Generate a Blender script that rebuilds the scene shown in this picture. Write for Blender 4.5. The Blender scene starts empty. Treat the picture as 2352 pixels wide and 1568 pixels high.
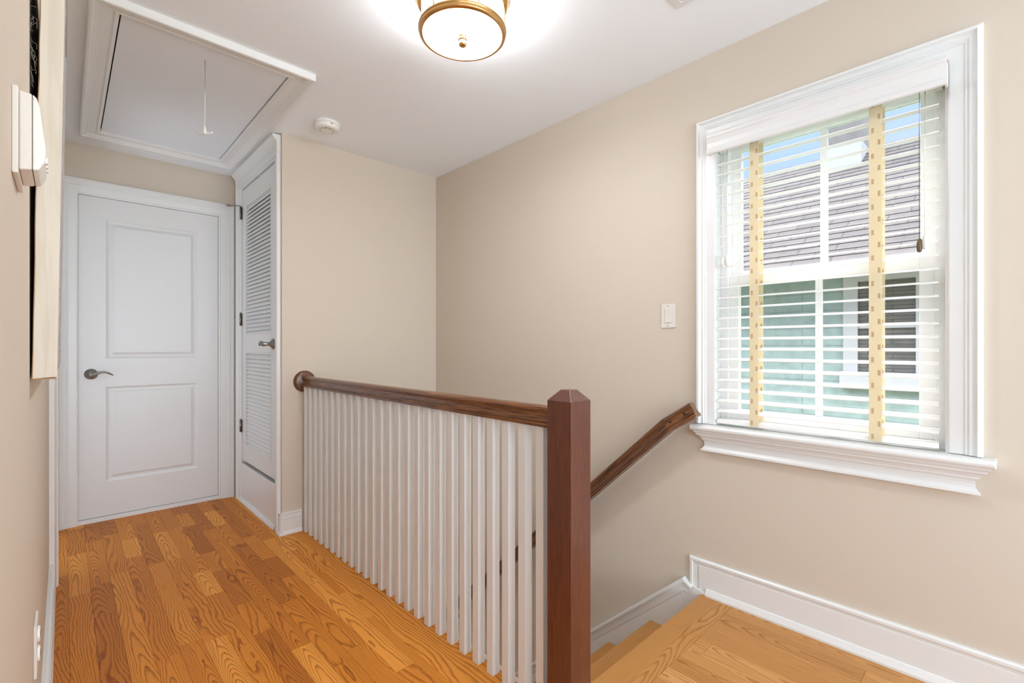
import bpy, bmesh, math, random
from mathutils import Vector, Matrix
random.seed(7)
C = bpy.context.scene.collection
sc = bpy.context.scene
PI = math.pi

# ------------------------------------------------------------------ camera
cam_d = bpy.data.cameras.new('camera')
cam = bpy.data.objects.new('camera', cam_d); C.objects.link(cam)
cam.location = (0, 0, 1.13)
cam.rotation_euler = (PI/2, 0, -math.radians(43.51))
cam_d.sensor_width = 36.0
cam_d.lens = 1085.06/2352*36.0
cam_d.shift_y = 11.45/2352
cam_d.clip_start = 0.02; cam_d.clip_end = 200
sc.camera = cam

# ------------------------------------------------------------------ colour management
sc.view_settings.view_transform = 'Standard'
sc.view_settings.look = 'None'
sc.view_settings.gamma = 1.0
sc.view_settings.use_curve_mapping = False
sc.view_settings.exposure = 0.04
sc.cycles.max_bounces = 10
sc.cycles.diffuse_bounces = 6
sc.cycles.transparent_max_bounces = 16
sc.cycles.sample_clamp_indirect = 6.0
sc.cycles.caustics_reflective = False
sc.cycles.caustics_refractive = False

# ------------------------------------------------------------------ world
def make_world():
    w = bpy.data.worlds.new('sky'); sc.world = w; w.use_nodes = True
    nt = w.node_tree; N = nt.nodes; L = nt.links
    bg = N['Background']
    tc = N.new('ShaderNodeTexCoord'); sp = N.new('ShaderNodeSeparateXYZ')
    L.new(tc.outputs['Generated'], sp.inputs[0])
    r = N.new('ShaderNodeValToRGB'); L.new(sp.outputs['Z'], r.inputs[0])
    e = r.color_ramp.elements
    e[0].position = 0.0; e[0].color = (.60, .76, 1.0, 1)
    e[1].position = 0.66; e[1].color = (2.6, 2.7, 2.9, 1)
    m = r.color_ramp.elements.new(.30); m.color = (.150, .210, .37, 1)
    m = r.color_ramp.elements.new(.48); m.color = (.17, .24, .42, 1)
    r.color_ramp.elements[0].color = (.18, .23, .32, 1)
    nz = N.new('ShaderNodeTexNoise'); nz.inputs['Scale'].default_value = 2.2; nz.inputs['Detail'].default_value = 7
    mp = N.new('ShaderNodeMapping'); mp.inputs['Scale'].default_value = (1, 1, 4)
    L.new(tc.outputs['Generated'], mp.inputs[0]); L.new(mp.outputs[0], nz.inputs['Vector'])
    cr = N.new('ShaderNodeValToRGB'); L.new(nz.outputs['Fac'], cr.inputs[0])
    cr.color_ramp.elements[0].position = .48; cr.color_ramp.elements[0].color = (0, 0, 0, 1)
    cr.color_ramp.elements[1].position = .78; cr.color_ramp.elements[1].color = (.5, .5, .5, 1)
    mx = N.new('ShaderNodeMixRGB'); L.new(cr.outputs[0], mx.inputs[0]); L.new(r.outputs[0], mx.inputs[1])
    mx.inputs[2].default_value = (.26, .28, .30, 1)
    L.new(mx.outputs[0], bg.inputs['Color']); bg.inputs['Strength'].default_value = 3.6
make_world()

# ------------------------------------------------------------------ sun, bedroom daylight and area fills added out of view
def sun():
    d = bpy.data.lights.new('sun', 'SUN'); d.energy = 4.0; d.angle = math.radians(.6); d.color = (1, .96, .9)
    o = bpy.data.objects.new('sun', d); C.objects.link(o)
    v = Vector((.33, .50, .80))                                   # towards the sun
    o.rotation_euler = v.to_track_quat('Z', 'Y').to_euler()
sun()
def area(name, loc, look, sx, sy, e, col=(1, 1, 1)):
    d = bpy.data.lights.new(name, 'AREA'); d.shape = 'RECTANGLE'; d.size = sx; d.size_y = sy
    d.energy = e; d.color = col
    o = bpy.data.objects.new(name, d); C.objects.link(o); o.location = loc
    o.rotation_euler = (Vector(look) - Vector(loc)).to_track_quat('-Z', 'Y').to_euler()
    return o
area('back_fill', (.15, -3.5, 1.0), (.15, 0, 2.5), 1.8, 1.3, 70, (.90, .96, 1.02))  # area fill added behind the camera, no window known there
area('back_right_fill', (1.6, -3.5, 1.1), (1.6, 0, 2.3), .7, 1.4, 40, (.90, .96, 1.02))  # second rear fill, added on the right to balance the walls
area('side_room_fill', (-1.75, -1.6, 1.0), (.2, -1.2, 2.6), 1.6, 1.2, 6, (.90, .96, 1.02))  # upward fill added in the unseen side room to lift the ceiling
area('bedroom_daylight', (-1.30, 3.55, .75), (.4, 3.4, 2.5), 1.1, .9, 13, (.88, .96, 1.05))
area('stairwell_area_light', (1.55, 3.3, -2.0), (1.55, 2.0, -1.0), .8, .8, 6, (.85, .94, 1.08))  # area light low in the stairwell, no opening modelled there

# ------------------------------------------------------------------ materials
def nmat(name):
    m = bpy.data.materials.new(name); m.use_nodes = True
    return m, m.node_tree.nodes, m.node_tree.links, m.node_tree.nodes['Principled BSDF']
def paint(name, col, rough=.5, bump=.0, scale=60, metal=0, spec=.5, var=.02):
    m, N, L, b = nmat(name)
    b.inputs['Roughness'].default_value = rough; b.inputs['Metallic'].default_value = metal
    b.inputs['Specular IOR Level'].default_value = spec
    tc = N.new('ShaderNodeTexCoord'); nz = N.new('ShaderNodeTexNoise')
    nz.inputs['Scale'].default_value = scale; nz.inputs['Detail'].default_value = 4
    L.new(tc.outputs['Object'], nz.inputs['Vector'])
    mx = N.new('ShaderNodeMixRGB'); mx.blend_type = 'MIX'; L.new(nz.outputs['Fac'], mx.inputs[0])
    mx.inputs[1].default_value = tuple(c*(1-var) for c in col)+(1,)
    mx.inputs[2].default_value = tuple(min(1, c*(1+var)) for c in col)+(1,)
    L.new(mx.outputs[0], b.inputs['Base Color'])
    if bump:
        bp = N.new('ShaderNodeBump'); bp.inputs['Strength'].default_value = bump; bp.inputs['Distance'].default_value = .002
        L.new(nz.outputs['Fac'], bp.inputs['Height']); L.new(bp.outputs[0], b.inputs['Normal'])
    return m
def wood(name, light, dark, axis='Z', rings=9, rough=.32, coat=.15, fine=260, contrast=.55, pore=.35, stretch=.09, rot=0):
    """straight grained stained timber; grain runs along one object axis"""
    m, N, L, b = nmat(name)
    tc = N.new('ShaderNodeTexCoord'); mp = N.new('ShaderNodeMapping')
    s = [1, 1, 1]; s['XYZ'.index(axis)] = stretch
    mp.inputs['Scale'].default_value = s
    m0 = N.new('ShaderNodeMapping'); m0.inputs['Rotation'].default_value = (rot, 0, 0)
    L.new(tc.outputs['Object'], m0.inputs[0]); L.new(m0.outputs[0], mp.inputs[0])
    n1 = N.new('ShaderNodeTexNoise'); n1.inputs['Scale'].default_value = rings*2; n1.inputs['Detail'].default_value = 3
    n2 = N.new('ShaderNodeTexNoise'); n2.inputs['Scale'].default_value = fine; n2.inputs['Detail'].default_value = 2
    L.new(mp.outputs[0], n1.inputs['Vector']); L.new(mp.outputs[0], n2.inputs['Vector'])
    k = N.new('ShaderNodeMath'); k.operation = 'MULTIPLY'; k.inputs[1].default_value = 6; L.new(n1.outputs['Fac'], k.inputs[0])
    fr = N.new('ShaderNodeMath'); fr.operation = 'FRACT'; L.new(k.outputs[0], fr.inputs[0])
    c1 = N.new('ShaderNodeMath'); c1.operation = 'MULTIPLY'; c1.inputs[1].default_value = contrast; L.new(fr.outputs[0], c1.inputs[0])
    r2 = N.new('ShaderNodeMapRange'); r2.inputs[1].default_value = .42; r2.inputs[2].default_value = .62
    r2.inputs[3].default_value = 0; r2.inputs[4].default_value = pore; L.new(n2.outputs['Fac'], r2.inputs[0])
    ad = N.new('ShaderNodeMath'); ad.operation = 'ADD'; ad.use_clamp = True
    L.new(c1.outputs[0], ad.inputs[0]); L.new(r2.outputs[0], ad.inputs[1])
    mx = N.new('ShaderNodeMixRGB'); L.new(ad.outputs[0], mx.inputs[0])
    mx.inputs[1].default_value = light+(1,); mx.inputs[2].default_value = dark+(1,)
    L.new(mx.outputs[0], b.inputs['Base Color'])
    b.inputs['Roughness'].default_value = rough; b.inputs['Coat Weight'].default_value = coat
    b.inputs['Coat Roughness'].default_value = .2
    bp = N.new('ShaderNodeBump'); bp.inputs['Strength'].default_value = .15; bp.inputs['Distance'].default_value = .001
    L.new(n2.outputs['Fac'], bp.inputs['Height']); L.new(bp.outputs[0], b.inputs['Normal'])
    return m
def plank_wood(name, tones, line, rough=.33, coat=.25):
    """oak strip floor: UV holds metres along/across each board, attribute 'board' holds its random tone"""
    m, N, L, b = nmat(name)
    def math_(op, a, bv=None, clamp=False):
        n = N.new('ShaderNodeMath'); n.operation = op; n.use_clamp = clamp
        for i, x in enumerate((a, bv)):
            if x is None: continue
            if isinstance(x, (int, float)): n.inputs[i].default_value = x
            else: L.new(x, n.inputs[i])
        return n.outputs[0]
    uv = N.new('ShaderNodeUVMap'); uv.uv_map = 'UVMap'
    at = N.new('ShaderNodeAttribute'); at.attribute_name = 'board'
    sp = N.new('ShaderNodeSeparateColor'); L.new(at.outputs['Color'], sp.inputs[0])
    su = N.new('ShaderNodeSeparateXYZ'); L.new(uv.outputs[0], su.inputs[0])
    def vec(fu, fv, fs):
        c = N.new('ShaderNodeCombineXYZ')
        L.new(math_('MULTIPLY', su.outputs['X'], fu), c.inputs[0])
        L.new(math_('MULTIPLY', su.outputs['Y'], fv), c.inputs[1])
        L.new(math_('MULTIPLY', sp.outputs['Green'], fs), c.inputs[2])
        return c.outputs[0]
    n1 = N.new('ShaderNodeTexNoise'); n1.inputs['Scale'].default_value = 1; n1.inputs['Detail'].default_value = 1.2
    n1.inputs['Roughness'].default_value = .4
    L.new(vec(1.6, 9, 37), n1.inputs['Vector'])
    vo = N.new('ShaderNodeTexVoronoi'); vo.inputs['Scale'].default_value = 1
    L.new(vec(.9, 3.2, 53), vo.inputs['Vector'])
    d2 = math_('MULTIPLY', vo.outputs['Distance'], vo.outputs['Distance'])
    kn = math_('MULTIPLY', math_('POWER', 2.718, math_('MULTIPLY', d2, -60)), .35)
    n3 = N.new('ShaderNodeTexNoise'); n3.inputs['Scale'].default_value = 1; n3.inputs['Detail'].default_value = 1
    L.new(vec(16, 40, 11), n3.inputs['Vector'])
    # flat sawn boards show arches along their middle, others run straight
    vc = math_('SUBTRACT', su.outputs['Y'], math_('ADD', .018, math_('MULTIPLY', sp.outputs['Blue'], .04)))
    arch = math_('ADD', math_('MULTIPLY', su.outputs['X'], .55), math_('MULTIPLY', math_('MULTIPLY', vc, vc), 190))
    strt = math_('ADD', math_('MULTIPLY', su.outputs['Y'], 6.5), math_('MULTIPLY', su.outputs['X'], .08))
    pick = math_('GREATER_THAN', math_('FRACT', math_('MULTIPLY', sp.outputs['Green'], 7.3)), .42)
    base_ = math_('ADD', strt, math_('MULTIPLY', pick, math_('SUBTRACT', arch, strt)))
    F = math_('ADD', math_('ADD', math_('ADD', base_, math_('MULTIPLY', n1.outputs['Fac'], 1.15)), kn), math_('MULTIPLY', n3.outputs['Fac'], .06))
    cnt = math_('ADD', math_('MULTIPLY', sp.outputs['Blue'], 6), 10)
    fr = math_('FRACT', math_('MULTIPLY', F, cnt))
    rl = N.new('ShaderNodeMapRange'); rl.interpolation_type = 'SMOOTHSTEP'
    rl.inputs[1].default_value = .45; rl.inputs[2].default_value = .97; rl.inputs[3].default_value = 0; rl.inputs[4].default_value = 1
    L.new(fr, rl.inputs[0])
    rb = N.new('ShaderNodeMapRange'); rb.inputs[1].default_value = .97; rb.inputs[2].default_value = 1; rb.inputs[3].default_value = 1; rb.inputs[4].default_value = 0
    L.new(fr, rb.inputs[0])
    ring = math_('MULTIPLY', rl.outputs[0], rb.outputs[0])
    n2 = N.new('ShaderNodeTexNoise'); n2.inputs['Scale'].default_value = 1; n2.inputs['Detail'].default_value = 2
    L.new(vec(9, 420, 91), n2.inputs['Vector'])
    po = N.new('ShaderNodeMapRange'); po.inputs[1].default_value = .45; po.inputs[2].default_value = .70; po.inputs[3].default_value = 0; po.inputs[4].default_value = .5
    L.new(n2.outputs['Fac'], po.inputs[0])
    amt = math_('ADD', math_('MULTIPLY', ring, .56), math_('MULTIPLY', po.outputs[0], math_('ADD', math_('MULTIPLY', ring, .6), .35)), True)
    cr = N.new('ShaderNodeValToRGB'); L.new(sp.outputs['Red'], cr.inputs[0])
    e = cr.color_ramp.elements
    e[0].color = tones[0]+(1,); e[1].color = tones[-1]+(1,)
    for i, t in enumerate(tones[1:-1]):
        q = e.new((i+1)/(len(tones)-1)); q.color = t+(1,)
    mx = N.new('ShaderNodeMixRGB'); mx.blend_type = 'MULTIPLY'; L.new(amt, mx.inputs[0]); L.new(cr.outputs[0], mx.inputs[1])
    mx.inputs[2].default_value = line+(1,)
    L.new(mx.outputs[0], b.inputs['Base Color'])
    b.inputs['Roughness'].default_value = rough; b.inputs['Coat Weight'].default_value = coat; b.inputs['Coat Roughness'].default_value = .22
    b.inputs['Specular IOR Level'].default_value = .18
    bp = N.new('ShaderNodeBump'); bp.inputs['Strength'].default_value = .12; bp.inputs['Distance'].default_value = .001; bp.invert = True
    L.new(amt, bp.inputs['Height']); L.new(bp.outputs[0], b.inputs['Normal'])
    return m

M = {}
M['wall'] = paint('beige_wall_paint', (.645, .565, .468), .62, .05, 220, spec=.3, var=.012)
M['ceiling'] = paint('white_ceiling_paint', (.89, .93, .965), .8, .03, 250, spec=.2, var=.01)
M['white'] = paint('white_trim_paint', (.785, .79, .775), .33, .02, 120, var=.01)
M['door'] = paint('white_door_paint', (.74, .738, .725), .36, .04, 160, var=.012)
M['hatchw'] = paint('cool_white_hatch_paint', (.80, .835, .87), .6, .03, 200, var=.01)
M['vinyl'] = paint('white_vinyl', (.93, .93, .92), .3, var=.01)
M['plastic'] = paint('warm_white_plastic', (.74, .70, .64), .35, var=.01)
M['plasticw'] = paint('white_plastic', (.84, .83, .80), .3, var=.01)
M['steel'] = paint('brushed_nickel', (.30, .29, .27), .28, 0, 300, metal=1, var=.1)
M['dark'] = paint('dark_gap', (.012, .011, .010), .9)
M['black'] = paint('black_backing', (.010, .010, .011), .9, .3, 80)
M['twine'] = paint('grey_twine', (.30, .27, .23), .9)
M['newel'] = wood('stained_mahogany', (.140, .040, .020), (.062, .017, .009), 'Z', 4, .34, .25, 300, .30, .50, .05)
M['rail'] = wood('stained_oak_rail', (.270, .100, .032), (.055, .020, .009), 'Y', 11, .26, .35, 420, .30, .85, .02)
M['railw'] = wood('stained_oak_wall_rail', (.230, .088, .034), (.048, .018, .009), 'Y', 11, .28, .3, 420, .30, .85, .02, math.atan(.9105))
M['raile'] = wood('stained_oak_block', (.320, .130, .045), (.060, .022, .010), 'Y', 11, .3, .3, 420, .35, .85, .03, math.atan(.656))
M['railr'] = wood('stained_oak_rosette', (.230, .090, .036), (.050, .020, .010), 'Z', 11, .3, .3, 300, .35, .8)
M['plug'] = paint('dark_plug', (.02, .018, .02), .4)
M['hall'] = plank_wood('orange_oak_boards', [(.47, .150, .018), (.62, .215, .026), (.69, .250, .030), (.84, .35, .060)], (.36, .24, .13), .48, .04)
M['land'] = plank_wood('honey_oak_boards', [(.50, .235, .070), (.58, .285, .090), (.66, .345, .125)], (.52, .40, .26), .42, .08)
M['bounce'] = paint('pale_bounce_floor', (.62, .64, .66), .95, .4, 300, var=.08)  # pale surface of the unseen floor slab that bounces light
M['seam'] = paint('board_seam', (.05, .02, .008), .8)
M['brass'] = paint('satin_brass', (.62, .36, .14), .25, 0, 200, metal=1, var=.05)
M['whitewash'] = wood('whitewashed_board', (.76, .71, .62), (.52, .44, .34), 'Z', 7, .8, 0, 60, .22, .25)
M['bark'] = paint('raw_wood_edge', (.40, .22, .10), .8, .3, 60, var=.2)
M['graystrip'] = paint('worn_grey_moulding', (.36, .33, .32), .6, .4, 90, var=.3)
M['slat'] = paint('white_blind_slat', (.92, .91, .88), .35, var=.01)
M['valance'] = paint('white_valance', (.77, .765, .75), .35, var=.01)
M['cordm'] = paint('white_cord', (.78, .76, .72), .8)
M['browncord'] = paint('brown_tassel', (.13, .085, .035), .5)
M['vent_dark'] = paint('vent_dark', (.02, .02, .02), .8)

def emis(name, col, st, base=(.9, .9, .9)):
    m, N, L, b = nmat(name); b.inputs['Base Color'].default_value = base+(1,)
    b.inputs['Emission Color'].default_value = col+(1,); b.inputs['Emission Strength'].default_value = st
    return m
M['glow'] = emis('lit_opal_glass', (.93, .95, .98), 22)
M['glow_low'] = emis('lit_opal_diffuser', (.93, .95, .98), 60)

def glass(name, tint=(1, 1, 1), fres=.06):
    m, N, L, b = nmat(name)
    out = N['Material Output']; N.remove(b)
    t = N.new('ShaderNodeBsdfTransparent'); t.inputs[0].default_value = tint+(1,)
    g = N.new('ShaderNodeBsdfGlossy'); g.inputs['Roughness'].default_value = .02
    f = N.new('ShaderNodeFresnel'); ge = N.new('ShaderNodeNewGeometry'); mr = N.new('ShaderNodeMapRange')
    mr.inputs[3].default_value = 1.45; mr.inputs[4].default_value = 1/1.45       # same reflectance on both faces of the thin pane
    L.new(ge.outputs['Backfacing'], mr.inputs[0]); L.new(mr.outputs[0], f.inputs[0])
    mx = N.new('ShaderNodeMixShader'); L.new(f.outputs[0], mx.inputs[0]); L.new(t.outputs[0], mx.inputs[1]); L.new(g.outputs[0], mx.inputs[2])
    L.new(mx.outputs[0], out.inputs['Surface'])
    return m
M['glass'] = glass('window_glass')

def tape_mat(yc):
    m, N, L, b = nmat('cream_ladder_tape')
    tc = N.new('ShaderNodeTexCoord'); mp = N.new('ShaderNodeMapping'); mp.inputs['Scale'].default_value = (1, 900, 60)
    nz = N.new('ShaderNodeTexNoise'); nz.inputs['Scale'].default_value = 1; L.new(tc.outputs['Object'], mp.inputs[0]); L.new(mp.outputs[0], nz.inputs[0])
    mx = N.new('ShaderNodeMixRGB'); L.new(nz.outputs['Fac'], mx.inputs[0])
    mx.inputs[1].default_value = (.88, .78, .56, 1); mx.inputs[2].default_value = (.95, .88, .69, 1)
    def mt(op, a, b2=None):
        n = N.new('ShaderNodeMath'); n.operation = op
        for i, x in enumerate((a, b2)):
            if x is None: continue
            if isinstance(x, (int, float)): n.inputs[i].default_value = x
            else: L.new(x, n.inputs[i])
        return n.outputs[0]
    sp = N.new('ShaderNodeSeparateXYZ'); L.new(tc.outputs['Object'], sp.inputs[0])
    q = mt('DIVIDE', mt('SUBTRACT', sp.outputs['Z'], .496), .0442)
    fl = mt('FLOOR', q); fr = mt('FRACT', q)
    sg = mt('SUBTRACT', mt('MULTIPLY', mt('MODULO', fl, 2), .018), .010)
    near = mt('LESS_THAN', mt('ABSOLUTE', mt('SUBTRACT', mt('SUBTRACT', sp.outputs['Y'], yc), sg)), .0038)
    tk = mt('MULTIPLY', near, mt('MULTIPLY', mt('GREATER_THAN', fr, .09), mt('LESS_THAN', fr, .50)))
    m2 = N.new('ShaderNodeMixRGB'); L.new(tk, m2.inputs[0]); L.new(mx.outputs[0], m2.inputs[1]); m2.inputs[2].default_value = (.72, .54, .34, 1)
    mx = m2
    out = N['Material Output']
    d = N.new('ShaderNodeBsdfDiffuse'); t = N.new('ShaderNodeBsdfTranslucent'); ms = N.new('ShaderNodeMixShader'); ms.inputs[0].default_value = .45
    L.new(mx.outputs[0], d.inputs[0]); L.new(mx.outputs[0], t.inputs[0]); L.new(d.outputs[0], ms.inputs[1]); L.new(t.outputs[0], ms.inputs[2])
    L.new(ms.outputs[0], out.inputs['Surface']); N.remove(b)
    return m

def brickmat(name, c1, c2, mortar, bw, rh, ms, axes=('Y', 'Z'), rough=.9, off=.5, extra=0.):
    m, N, L, b = nmat(name)
    tc = N.new('ShaderNodeTexCoord'); sp = N.new('ShaderNodeSeparateXYZ'); cb = N.new('ShaderNodeCombineXYZ')
    L.new(tc.outputs['Object'], sp.inputs[0]); L.new(sp.outputs[axes[0]], cb.inputs[0]); L.new(sp.outputs[axes[1]], cb.inputs[1])
    br = N.new('ShaderNodeTexBrick'); L.new(cb.outputs[0], br.inputs['Vector'])
    br.inputs['Color1'].default_value = c1+(1,); br.inputs['Color2'].default_value = c2+(1,); br.inputs['Mortar'].default_value = mortar+(1,)
    br.inputs['Scale'].default_value = 1; br.inputs['Brick Width'].default_value = bw; br.inputs['Row Height'].default_value = rh
    br.inputs['Mortar Size'].default_value = ms; br.offset = off
    nz = N.new('ShaderNodeTexNoise'); nz.inputs['Scale'].default_value = 9; nz.inputs['Detail'].default_value = 6; L.new(tc.outputs['Object'], nz.inputs['Vector'])
    mx = N.new('ShaderNodeMixRGB'); mx.blend_type = 'OVERLAY'; mx.inputs[0].default_value = .35 + extra
    L.new(br.outputs['Color'], mx.inputs[1]); L.new(nz.outputs['Fac'], mx.inputs[2])
    L.new(mx.outputs[0], b.inputs['Base Color']); b.inputs['Roughness'].default_value = rough
    return m
M['shingle'] = brickmat('grey_shingles', (.30, .27, .265), (.23, .205, .205), (.055, .06, .075), .34, .145, .012)
M['siding'] = brickmat('teal_siding', (.245, .325, .318), (.255, .340, .330), (.175, .235, .23), 3.2, .19, .006, rough=.6)
M['stone'] = paint('grey_chimney_stucco', (.20, .19, .175), .9, .4, 12, var=.25)
M['metalw'] = paint('white_fascia', (.42, .43, .45), .5)
M['nblind'] = brickmat('woven_dark_shade', (.085, .085, .082), (.125, .125, .12), (.05, .05, .05), .4, .035, .004, rough=.7)
M['grass'] = paint('grass_ground', (.16, .22, .07), .95, .4, 4, var=.3)
M['leaf'] = paint('yellow_green_leaf', (.34, .37, .02), .6, 0, 9, var=.3)
M['stem'] = paint('shrub_stem', (.12, .08, .05), .8)

# ------------------------------------------------------------------ mesh helpers
class MB:
    def __init__(s): s.v = []; s.f = []; s.mi = []; s.sm = []
    def add(s, vs, fs, mi=0, smooth=False):
        o = len(s.v); s.v += [tuple(p) for p in vs]
        for f in fs: s.f.append([i+o for i in f]); s.mi.append(mi); s.sm.append(smooth)
        return s
    def box(s, x0, x1, y0, y1, z0, z1, mi=0):
        vs = [(x, y, z) for x in (x0, x1) for y in (y0, y1) for z in (z0, z1)]
        return s.add(vs, [(0, 1, 3, 2), (4, 6, 7, 5), (0, 4, 5, 1), (2, 3, 7, 6), (0, 2, 6, 4), (1, 5, 7, 3)], mi)
    def prism(s, poly, a0, a1, axis='X', mi=0):
        """poly: list of 2d points in the two other axes, extruded a0..a1"""
        n = len(poly)
        def P(p, a):
            return (a, p[0], p[1]) if axis == 'X' else (p[0], a, p[1]) if axis == 'Y' else (p[0], p[1], a)
        vs = [P(p, a0) for p in poly]+[P(p, a1) for p in poly]
        fs = [list(range(n)), list(range(2*n-1, n-1, -1))]+[(i, (i+1) % n, n+(i+1) % n, n+i) for i in range(n)]
        return s.add(vs, fs, mi)
    def sweep(s, path, prof, n, closed=False, flip=1, mi=0, smooth=False, caps=True):
        """prof (a across, b along n) swept on a planar path with mitred corners"""
        P = [Vector(p) for p in path]; n = Vector(n).normalized(); k = len(P)
        T = [(P[(i+1) % k]-P[i]).normalized() for i in range(k if closed else k-1)]
        S = [n.cross(t)*flip for t in T]
        rows = []
        for i in range(k):
            if closed: a, b = S[i-1], S[i]
            elif i == 0: a = b = S[0]
            elif i == k-1: a = b = S[-1]
            else: a, b = S[i-1], S[i]
            m = (a+b)/(1+a.dot(b))
            rows.append([P[i]+m*q[0]+n*q[1] for q in prof])
        np_ = len(prof); vs = [v for r in rows for v in r]; fs = []
        for i in range(k if closed else k-1):
            j = (i+1) % k
            for q in range(np_):
                r = (q+1) % np_
                fs.append((i*np_+q, j*np_+q, j*np_+r, i*np_+r))
        if not closed and caps:
            fs.append(list(range(np_))); fs.append([(k-1)*np_+q for q in range(np_-1, -1, -1)])
        return s.add(vs, fs, mi, smooth)
    def lathe(s, prof, c, axis=(0, 0, 1), seg=48, mi=0, smooth=True):
        """prof: (radius, height along axis)"""
        ax = Vector(axis).normalized(); q = ax.to_track_quat('Z', 'Y'); c = Vector(c)
        vs = []
        for r, h in prof:
            for i in range(seg):
                a = 2*PI*i/seg
                vs.append(c+q @ Vector((r*math.cos(a), r*math.sin(a), h)))
        fs = []
        for j in range(len(prof)-1):
            for i in range(seg):
                k = (i+1) % seg
                fs.append((j*seg+i, j*seg+k, (j+1)*seg+k, (j+1)*seg+i))
        s.add(vs, fs, mi, smooth)
        if prof[0][0] > 1e-6: s.add(vs[:seg], [list(range(seg-1, -1, -1))], mi)
        if prof[-1][0] > 1e-6: s.add(vs[-seg:], [list(range(seg))], mi)
        return s
    def tube(s, pts, rad, seg=10, mi=0, sy=1.0, smooth=True):
        P = [Vector(p) for p in pts]; k = len(P)
        if not hasattr(rad, '__len__'): rad = [rad]*k
        vs = []; up = Vector((0, 0, 1))
        for i in range(k):
            t = (P[min(i+1, k-1)]-P[max(i-1, 0)]).normalized()
            a = t.cross(up)
            if a.length < 1e-3: a = t.cross(Vector((1, 0, 0)))
            a.normalize(); b = a.cross(t).normalized()
            for j in range(seg):
                an = 2*PI*j/seg
                vs.append(P[i]+a*math.cos(an)*rad[i]+b*math.sin(an)*rad[i]*sy)
        fs = [(i*seg+j, i*seg+(j+1) % seg, (i+1)*seg+(j+1) % seg, (i+1)*seg+j) for i in range(k-1) for j in range(seg)]
        fs += [list(range(seg-1, -1, -1)), [(k-1)*seg+j for j in range(seg)]]
        return s.add(vs, fs, mi, smooth)
    def build(s, name, mats, parent=None, bevel=0, loc=None, seg=2, label=None):
        me = bpy.data.meshes.new(name)
        o0 = Vector(loc) if loc is not None else Vector((0, 0, 0))
        me.from_pydata([tuple(Vector(v)-o0) for v in s.v], [], s.f)
        if not isinstance(mats, (list, tuple)): mats = [mats]
        for m in mats: me.materials.append(m)
        for p, mi, sm in zip(me.polygons, s.mi, s.sm): p.material_index = mi; p.use_smooth = sm
        bm = bmesh.new(); bm.from_mesh(me); bmesh.ops.recalc_face_normals(bm, faces=bm.faces[:]); bm.to_mesh(me); bm.free()
        o = bpy.data.objects.new(name, me); C.objects.link(o); o.location = o0
        if bevel:
            b = o.modifiers.new('bevel', 'BEVEL'); b.width = bevel; b.segments = seg; b.limit_method = 'ANGLE'; b.angle_limit = math.radians(40)
        if parent:
            o.parent = parent; o.location = o0 - world_loc(parent)
        if label: o['label'] = label
        return o
def world_loc(o):
    v = Vector(o.location)
    while o.parent: o = o.parent; v += Vector(o.location)
    return v
def struct(o): o['kind'] = 'structure'; return o
def tag(o, label, cat, group=None):
    o['label'] = label; o['category'] = cat
    if group: o['group'] = group
    return o
def thing(name, loc, label=None, cat=None, kind=None):
    o = bpy.data.objects.new(name, None); C.objects.link(o); o.location = loc; o.empty_display_size = .05
    if label: tag(o, label, cat)
    if kind: o['kind'] = kind
    return o

XW, YN, YD, XC, H, XL, ZL = 2.055, 3.005, 4.04, .95, 2.412, -.048, .04
XR = 1.081                                             # rail line

# ------------------------------------------------------------------ shell
# right wall with the window opening
WY0, WY1, WZ0, WZ1 = .142, .878, .790, 2.034
w = MB()
w.box(XW, XW+.15, -3.6, WY0-.0125, -2.8, H+.1).box(XW, XW+.15, WY1+.0125, 4.3, -2.8, H+.1)
w.box(XW, XW+.15, WY0-.0125, WY1+.0125, -2.8, WZ0-.027).box(XW, XW+.15, WY0-.0125, WY1+.0125, WZ1+.0125, H+.1)
struct(w.build('wall_right', M['wall']))
struct(MB().box(XC+.10, XW, YN, YN+.1, -.32, H+.05).box(XC, XC+.1, YN, YN+.09, -.32, H+.05).build('wall_stair_end', M['wall']))
# closet side wall around the louvred door opening
cl = MB().box(XC, XC+.1, YN+.09, 3.115, 0, H+.05).box(XC, XC+.1, 3.115, 3.885, 2.29, H+.05).box(XC, XC+.1, 3.885, YD, 0, H+.05)
cl.box(XC+.35, XC+.4, 3.1, YD, -.3, H+.05)
struct(cl.build('wall_closet', M['wall']))
# end wall
e = MB().box(-.3, .055, YD, YD+.12, -.3, H+.05).box(.845, 1.4, YD, YD+.12, -.3, H+.05).box(.055, .845, YD, YD+.12, 2.105, H+.05)
struct(e.build('wall_end', M['wall']))
# left wall: ends at an opening behind the camera
l = MB().box(XL-.12, XL, .30, 3.20, -.3, H+.05).box(XL-.12, XL, 3.20, 3.95, 2.06, H+.05).box(XL-.12, XL, 3.95, YD, -.3, H+.05)
struct(l.build('wall_left', M['wall']))
struct(MB().box(-1.7, -1.6, 2.9, 4.4, -.3, H+.05).box(-1.6, XL-.12, 2.9, 3.0, -.3, H+.05).box(-1.6, -.3, 4.16, 4.26, -.3, H+.05).build('wall_bedroom', M['ceiling']))
b = MB().box(-2.0, -.8, -3.72, -3.6, -.3, H+.05).box(1.1, 1.2, -3.72, -3.6, -.3, H+.05).box(1.2, 2.0, -3.72, -3.6, -.3, .35).box(1.2, 2.0, -3.72, -3.6, 2.25, H+.05).box(2.0, 2.2, -3.72, -3.6, -.3, H+.05)
b.box(-.8, 1.1, -3.72, -3.6, -.3, .35).box(-.8, 1.1, -3.72, -3.6, 2.25, H+.05)
struct(b.build('wall_back', M['ceiling']))
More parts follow.
